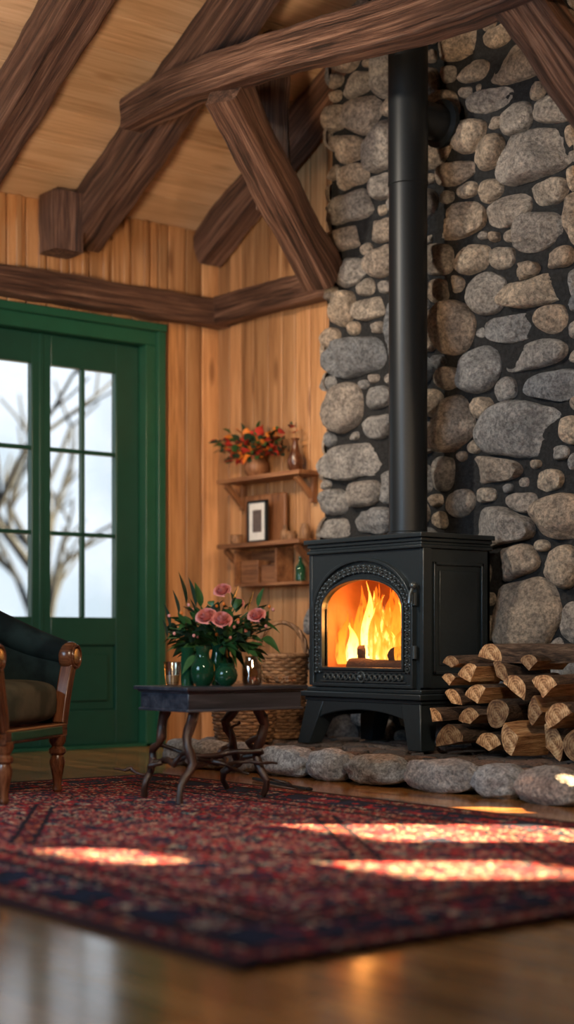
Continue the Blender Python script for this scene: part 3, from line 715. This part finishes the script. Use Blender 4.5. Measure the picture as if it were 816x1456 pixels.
crooked((2.96,-1.98,.37),(2.95,-1.95,zf),.023,.012,.10)
crooked((2.995,-2.33,.17),(2.62,-1.88,.12),.011,.010,.12); crooked((2.72,-2.30,.15),(2.96,-1.96,.19),.011,.010,.14)
crooked((2.99,-2.33,.20),(2.71,-2.31,.13),.010,.009,.10); crooked((2.96,-1.97,.24),(2.68,-1.89,.10),.012,.009,.12)
crooked((2.84,-2.10,.15),(2.90,-2.02,.30),.009,.005,.1); crooked((2.95,-1.96,.10),(3.03,-1.84,.04),.008,.004,.08); crooked((2.70,-2.31,.10),(2.60,-2.40,.12),.007,.004,.06); crooked((2.86,-2.13,.16),(2.98,-1.90,.14),.010,.005,.15)
crooked((2.74,-2.29,.22),(2.93,-2.0,.10),.010,.006,.16)
b.obj('legs',[M_branch],tb)
def hollow(p,th=.003): return p+[(max(.001,r-th),z) for r,z in p[::-1][:-1]]+[(.001,p[0][1]+th)]
def vase(name,a,bb,prof,mat,seg=28,fill=None):
    e=empty(name); b=MB(); b.lathe(prof,tp(a,bb,TT),seg); b.obj('glass',[mat],e)
    if fill: b=MB(); b.lathe(fill[0],tp(a,bb,TT+.004),20); b.obj('filling',[fill[1]],e)
M_honey=plain('honey',(.40,.16,.04),.2); M_tea=plain('tea_lights',(.5,.3,.14),.4)
vase('glass_tumbler',-.187,.0,hollow([(.022,.0),(.026,.01),(.034,.085),(.036,.09)]),M_jar,28,([(.02,0),(.024,.01),(.027,.035),(.001,.036)],M_tea))
vase('olive_glass_bottle',-.128,-.02,hollow([(.024,.0),(.026,.01),(.026,.10),(.024,.12),(.027,.145)]),M_ggreen)
vase('green_glass_vase',-.067,-.075,hollow([(.025,0),(.042,.02),(.047,.05),(.044,.08),(.026,.105),(.024,.125),(.031,.15)]),M_ggreen)
vase('green_glass_bowl',.022,-.09,hollow([(.02,0),(.038,.018),(.044,.04),(.038,.063),(.026,.075),(.030,.085)]),M_ggreen)
vase('glass_jar',.118,-.03,hollow([(.032,0),(.038,.008),(.038,.075),(.026,.095),(.026,.11),(.030,.112)]),M_jar,28,([(.028,0),(.034,.01),(.034,.06),(.001,.062)],M_honey))
# bouquet
fb=empty('rose_bouquet'); b=MB(); b.lathe(hollow([(.03,0),(.038,.03),(.040,.08),(.030,.12),(.028,.14),(.036,.16)]),tp(-.01,.06,TT),28); b.obj('vase',[M_ggreen],fb)
b=MB(); c0=Vector(tp(-.01,.06,TT+.15)); lr=random.Random(11)
for i in range(230):
    a=lr.uniform(-1.15,.95); bb=lr.uniform(-.6,.6); up=lr.uniform(-.2,1)
    d=Vector((0,0,1))*up*.75+Rv*a+Fv*bb*.7; d.normalize(); L=lr.uniform(.05,.20)*(.75 if up<.1 else 1)
    p=c0+d*L*.9; 
    if i%3==0: b.tube([c0,c0+d*L*.5+Vector((0,0,.01)),p],.0022,5,m=0)
    b.leaf(p,d+Vector((lr.uniform(-.6,.6),lr.uniform(-.6,.6),lr.uniform(-.5,.5))),lr.uniform(.045,.09),lr.uniform(.022,.045),lr.choice((0,0,1)),lr.uniform(.0,.6))
for (a,z,ln) in ((-.135,.75,.13),(-.10,.74,.12),(-.165,.71,.10),(-.08,.74,.10),(.10,.72,.09),(-.20,.66,.10),(-.21,.62,.08),(.16,.66,.07),(.04,.74,.09),(.14,.74,.08)):
    p=Vector(tp(a,.03,z)); b.tube([c0,(c0+p)/2+Vector((0,0,.02)),p],.003,5); b.leaf(p,(Rv*(-.25 if a<0 else .3)+Vector((0,0,1))),ln,.036,0 if a>-.1 else 1,.0,6)
b.obj('foliage',[M_leaf,M_leafd],fb,angle=80)
b=MB()
def rose(mb,c,r,tilt):
    c=Vector(c); ax=Vector(tilt).normalized(); q=Vector((0,0,1)).rotation_difference(ax)
    for k in range(26):
        f=k/25; ang=k*2.4; pr=r*(.16+.84*f**.9); vs=[];fs=[]; wn=5;hn=5; hgt=r*(1.05-.30*f)
        for j in range(hn+1):
            t=j/hn; rad=pr*(.35+.65*math.sin(min(1,t*1.1)*1.45)); zz=hgt*t-(r*.42*f*f*t**3)
            for i in range(wn+1):
                s=(i/wn-.5); aw=ang+s*(2.1-.4*f); rr=rad*(1+.10*t*f)
                vs.append(c+q@Vector((math.cos(aw)*rr,math.sin(aw)*rr,zz-(2*abs(s))**2.4*r*.22*t-r*.4)))
        for j in range(hn):
            for i in range(wn): a=j*(wn+1)+i; fs.append((a,a+1,a+wn+2,a+wn+1))
        mb.add(vs,fs)
for (a,bb,z,r) in ((.003,0,.805,.034),(-.055,-.08,.705,.040),(.005,-.09,.692,.040),(.135,-.03,.71,.035),(.06,.1,.76,.026)):
    rose(b,tp(a,bb,z),r,(-Fv*.8+Vector((0,0,.75))+Rv*lr.uniform(-.3,.3)))
b.obj('roses',[M_pink],fb,angle=80)
b=MB()
for i in range(26):
    p=Vector(tp(lr.uniform(-.2,.2),lr.uniform(-.08,.06),lr.uniform(.62,.76))); b.sell(p,(.006,.006,.007),2,8,6,m=lr.choice((0,1)))
b.obj('berries',[M_pink,M_orng],fb)
b=MB()
for k in range(5):
    b.ring(tp(.225,.055,TT+.013+.004*k),.05+.004*math.sin(k*2),.006,'z',40,6,f=lambda t,k=k:.006*math.sin(9*t+k*2.2))
b.obj('twig_wreath',[M_wick])
def basket(name,c,r0,r1,h,handle):
    e=empty(name); b=MB(); rows=int(h/.016)
    for i in range(rows):
        t=i/(rows-1); r=r0+(r1-r0)*t**.8
        b.ring((c[0],c[1],c[2]+.009+h*t*.97),r,.009,'z',72,6,f=lambda th,i=i:.006*math.sin(12*th+math.pi*(i%2)))
    for k in range(24):
        th=2*math.pi*k/24; b.tube([(c[0]+math.cos(th)*(r0+(r1-r0)*t**.8),c[1]+math.sin(th)*(r0+(r1-r0)*t**.8),c[2]+.01+h*t) for t in (0,.25,.5,.75,1)],.005,6)
    b.ring((c[0],c[1],c[2]+h),r1+.003,.014,'z',60,8,f=lambda th:.003*math.sin(30*th))
    b.lathe([(.01,.012),(r0,.012),(r0,.02),(.01,.02)],c,30)
    b.obj('weave',[M_wick],e)
    if handle:
        b=MB(); P=[]
        for i in range(21):
            a=math.pi*i/20; q=Vector(c)+Rv*math.cos(a)*(r1)*.98; P.append((q.x,q.y,c[2]+h+math.sin(a)*handle))
        for s in (0,2.1,4.2):
            b.tube([(p[0]+.008*math.cos(s+i*.9),p[1]+.008*math.sin(s+i*.9),p[2]) for i,p in enumerate(P)],.010,6)
        b.obj('handle',[M_wick],e)
basket('wicker_basket',(1.54,-.97,.118),.13,.165,.28,.0)
basket('wicker_basket',(1.42,-.64,.118),.10,.13,.42,.17)
b=MB(); b.tube([(2.26,-1.464,.010),(2.5,-1.53,.009),(2.80,-1.60,.010)],.007,8); b.sell((2.81,-1.602,.011),(.016,.016,.010),2,12,8); b.obj('fire_poker',[M_pipe])
# ------------------------------------------------------------------ armchair
ac=empty('armchair'); MM=Matrix.Translation((2.43,-2.66,.0125))@Matrix.Rotation(math.radians(-53.13),4,'Z')
b=MB(); FL=.365
for sx in (-1,1):
    b.lathe([(.014,0),(.020,.01),(.016,.03),(.020,.06),(.026,.09),(.032,.12),(.024,.145),(.034,.155),(.034,.17),(.022,.18),(.034,.20),(.036,.225)],(sx*.25,0,0),20)
    b.beam([(sx*.25,-.55,.24),(sx*.25,-.62,0.002)],.04,.04,up=(1,0,0),amp=0)
b.beam([(-.29,0,.245),(.29,0,.245)],.05,.055,amp=.0); 
for sx in (-1,1):
    b.beam([(sx*.27,0,.245),(sx*.27,-.58,.245)],.045,.055,amp=0)
    b.beam([(sx*.275,.0,.27),(sx*.29,.0,.36),(sx*.325,.005,.45),(sx*FL,.01,.54)],.05,.05,up=(0,1,0),amp=0)
    b.lathe([(.001,-.04),(.054,-.04),(.060,-.03),(.060,.0),(.052,.012),(.034,.012),(.032,.018),(.012,.02),(.001,.02)],(sx*FL,.02,.535),28,ax='y')
    b.ring((sx*FL,.035,.535),.044,.006,'y',28,8)
b.obj('wood_frame',[M_chairw],ac,M=MM)
b=MB(); b.box(-.24,.24,-.008,.028,.228,.262); b.obj('rail_inset',[M_green],ac,True,.004,M=MM)
b=MB()
for sx in (-1,1):
    P=[(sx*FL,-.01,.545),(sx*FL,-.15,.585),(sx*.35,-.32,.66),(sx*.31,-.48,.75),(sx*.24,-.60,.83)]
    Q=[];n=16
    for i in range(n+1):
        t=i/n*(len(P)-1); k=min(len(P)-2,int(t)); Q.append(Vector(P[k]).lerp(Vector(P[k+1]),t-k))
    for _ in range(3): Q=[Q[0]]+[(Q[i-1]+Q[i]*2+Q[i+1])/4 for i in range(1,n)]+[Q[-1]]
    b.tube(Q,[.052+.014*math.sin(math.pi*i/n) for i in range(n+1)],16)
    vs=[];fs=[]
    for i in range(n+1):
        q=Q[i]; 
        for off in (-.03,.03): vs+=[(q.x*.88+off,q.y,.26),(q.x*.94+off*1.2,q.y,(q.z+.26)/2),(q.x+off,q.y,q.z)]
    for i in range(n):
        a=i*6;c=a+6; fs+=[(a,c,c+1,a+1),(a+1,c+1,c+2,a+2),(a+3,a+4,c+4,c+3),(a+4,a+5,c+5,c+4)]
    fs+=[(0,1,4,3),(1,2,5,4)]
    b.add(vs,fs)
b.sell((0,-.60,.60),(.31,.075,.36),3.5,36,20)
b.obj('upholstery',[M_velv],ac,M=MM,angle=80)
b=MB(); b.sell((0,-.26,.36),(.295,.29,.088),4.5,48,20)
b.obj('seat_cushion',[M_cush],ac,M=MM,angle=80)
# ------------------------------------------------------------------ shelves
sh=empty('wall_shelf'); b=MB()
for z in (1.545,1.165):
    b.box(.26,1.02,-.20,-.022,z-.012,z+.012,'x')
    for x in (.31,.96):
        b.beam([(x,-.045,z-.015),(x,-.05,z-.16)],.03,.035,up=(0,1,0),amp=.002); b.beam([(x,-.17,z-.02),(x,-.10,z-.06),(x,-.045,z-.14)],.028,.03,amp=.002)
b.box(.36,.98,-.15,-.022,.93,.945); b.box(.36,.375,-.15,-.022,.945,1.14); b.box(.745,.76,-.15,-.022,.945,1.14); b.box(.36,.76,-.03,-.022,.945,1.14)
b.obj('boards',[M_beamb],sh,True,.003)
b=MB(); b.box(.40,.56,-.13,-.04,.946,1.08); b.box(.58,.72,-.12,-.04,.946,1.05); b.obj('small_wooden_box',[M_beamb],None,True,.004)
pf=empty('picture_frame'); b=MB(); x0,x1,z0,z1=.475,.655,1.178,1.42
for q in ((x0,x0+.014,z0,z1),(x1-.014,x1,z0,z1),(x0,x1,z0,z0+.014),(x0,x1,z1-.014,z1)): b.box(q[0],q[1],-.145,-.125,q[2],q[3])
b.obj('frame',[M_pipe],pf,True,.002)
b=MB(); b.box(x0+.01,x1-.01,-.137,-.13,z0+.01,z1-.01,m=0); b.box(x0+.05,x1-.05,-.140,-.136,z0+.06,z1-.055,m=1); b.obj('print',[M_white,M_photo],pf,False)
b=MB(); b.box(.36,.74,-.075,-.05,1.178,1.46,'z'); b.obj('wooden_plaque',[M_beamb],None,True,.01)
fl=empty('autumn_bouquet'); b=MB(); b.lathe(hollow([(.045,0),(.07,.03),(.075,.07),(.05,.11),(.055,.12)]),(.52,-.11,1.557),24); b.obj('pot',[M_beamb],fl)
b=MB()
for i in range(290):
    d=Vector((lr.uniform(-1.7,2.0),lr.uniform(-.55,.12),lr.uniform(-.1,.9))); L=lr.uniform(.05,.19); p=Vector((.52,-.11,1.68))+d*L*.95; p.y=min(p.y,-.05)
    b.leaf(p,(d.x+lr.uniform(-.6,.6),-.3+lr.uniform(-.4,.2),d.z+lr.uniform(-.5,.5)),lr.uniform(.035,.08),lr.uniform(.03,.055),lr.choice((0,0,1,2,3,3)),.2)
b.obj('leaves',[M_red,M_orng,M_leaf,M_leafd],fl,angle=80)
b=MB(); b.lathe([(.03,0),(.04,.02),(.05,.06),(.025,.12),(.015,.17),(.025,.19)],(.88,-.11,1.557),20); b.obj('clay_jug',[M_chairw])
b=MB(); b.lathe([(.02,0),(.028,.01),(.028,.05),(.012,.07),(.012,.09)],(.80,-.12,1.177),18); b.lathe([(.03,0),(.035,.03),(.02,.05)],(.88,-.14,1.177),18); b.lathe([(.022,0),(.03,.02),(.03,.06),(.02,.08),(.022,.09)],(.95,-.10,1.177),18); b.lathe([(.03,0),(.04,.02),(.035,.05),(.04,.055)],(.37,-.14,1.177),18); b.obj('clay_pots',[M_wick])
b=MB(); b.lathe([(.02,0),(.03,.01),(.03,.08),(.011,.11),(.011,.14)],(.90,-.09,.946),18); b.obj('green_bottle',[M_ggreen])
# ------------------------------------------------------------------ outside
b=MB(); b.box(-60,-.4,-40,50,-.45,-.3); b.obj('frosty_ground',[M_snow],None,False)
b=MB(); tr=random.Random(4)
def tree(p,d,L,r,lv):
    q=p+d*L; md=(p+q)/2+Vector((tr.uniform(-1,1),tr.uniform(-1,1),0))*L*.05
    b.tube([p,md,q],[r,r*.85,r*.65],6)
    if lv<=0: return
    for k in range(3):
        nd_=(d+Vector((tr.uniform(-1,1),tr.uniform(-1,1),tr.uniform(-.2,.6)))*.75).normalized()
        tree(q if k else md,nd_,L*tr.uniform(.55,.8),r*.55,lv-1)
for (x,y,r) in ((-8,2.6,.09),(-11,5.2,.13),(-13,4.0,.10),(-15,7.6,.14)):
    tree(Vector((x,y,-.4)),Vector((tr.uniform(-.1,.1),tr.uniform(-.1,.1),1)).normalized(),1.9,r,3)
b.obj('bare_trees',[M_tree])
# ------------------------------------------------------------------ lights
def light(name,kind,loc,energy,col,target=None,**k):
    l=bpy.data.lights.new(name,kind); l.energy=energy; l.color=col
    for a,v in k.items(): setattr(l,a,v)
    o=bpy.data.objects.new(name,l); bpy.context.collection.objects.link(o); o.location=loc
    if target is not None: o.rotation_euler=(Vector(target)-Vector(loc)).to_track_quat('-Z','Y').to_euler()
    return o
light('sun','SUN',(10,6,6),80,(1,.68,.34),(10-.625*5,6-.78*5,6-.45*5),angle=.012)
light('fire_light','POINT',(2.08,-.66,.70),6,(1,.36,.08),shadow_soft_size=.05)
light('cool_fill_left','AREA',(3.2,-6.6,2.0),110,(.58,.80,1),(2.6,-.5,1.2),shape='RECTANGLE',size=1.8,size_y=1.4)  # added cool fill area; no window stands here
light('key_fill_spot','SPOT',(1.7,-4.3,3.3),450,(1,.84,.66),(2.35,-.2,1.9),spot_size=math.radians(56),spot_blend=.8,shadow_soft_size=.10)  # added spot raking the chimney stones for relief, no fixture behind it
light('warm_fill_high','SPOT',(6.8,-2.0,2.9),280,(1,.68,.40),(2.4,-.2,2.0),spot_size=math.radians(48),spot_blend=.7,shadow_soft_size=.12)  # added warm spot from the right for the chimney, not a room lamp
light('warm_fill_low','SPOT',(6.6,-4.3,3.0),430,(1,.77,.54),(2.9,-1.9,.2),spot_size=math.radians(52),spot_blend=.9,shadow_soft_size=.3)  # added warm fill to lift the rug, table and hearth
light('ceiling_fill_warm','SPOT',(4.2,-4.4,1.2),560,(1,.70,.44),(.7,-1.0,3.3),spot_size=math.radians(66),spot_blend=.9,shadow_soft_size=.25)  # added uplight to brighten the left ceiling, no real source
light('warm_corner_fill','SPOT',(2.6,-2.9,2.9),190,(1,.66,.38),(.3,-.1,1.3),spot_size=math.radians(55),spot_blend=.9,shadow_soft_size=.15)  # added spot that makes the warm glow on the wall by the shelves
w=bpy.data.worlds.new('world'); bpy.context.scene.world=w; w.use_nodes=True; nt=w.node_tree; nt.nodes.clear()
tc=nd(nt,'ShaderNodeTexCoord').outputs['Generated']; nz=nd(nt,'ShaderNodeTexNoise',{'Vector':tc,'Scale':9.0,'Detail':4.0}).outputs['Fac']
bg=nd(nt,'ShaderNodeBackground',{'Color':ramp(nt,nz,[(.38,(.56,.65,.70)),(.62,(.95,.97,1))]),'Strength':1.35})
nd(nt,'ShaderNodeOutputWorld',{'Surface':bg.outputs[0]})
# ------------------------------------------------------------------ camera
cam=bpy.data.cameras.new('camera'); co=bpy.data.objects.new('camera',cam); bpy.context.collection.objects.link(co)
co.location=(7.749,-5.674,.6); co.rotation_euler=(math.pi/2,0,math.radians(51.3)); cam.lens=2250/1456*36; cam.sensor_width=36; cam.shift_y=187/1456
cam.dof.use_dof=True; cam.dof.focus_distance=6.8; cam.dof.aperture_fstop=1.2; cam.clip_start=.05
bpy.context.scene.camera=co
vs_=bpy.context.scene.view_settings; vs_.view_transform='Standard'; vs_.look='None'
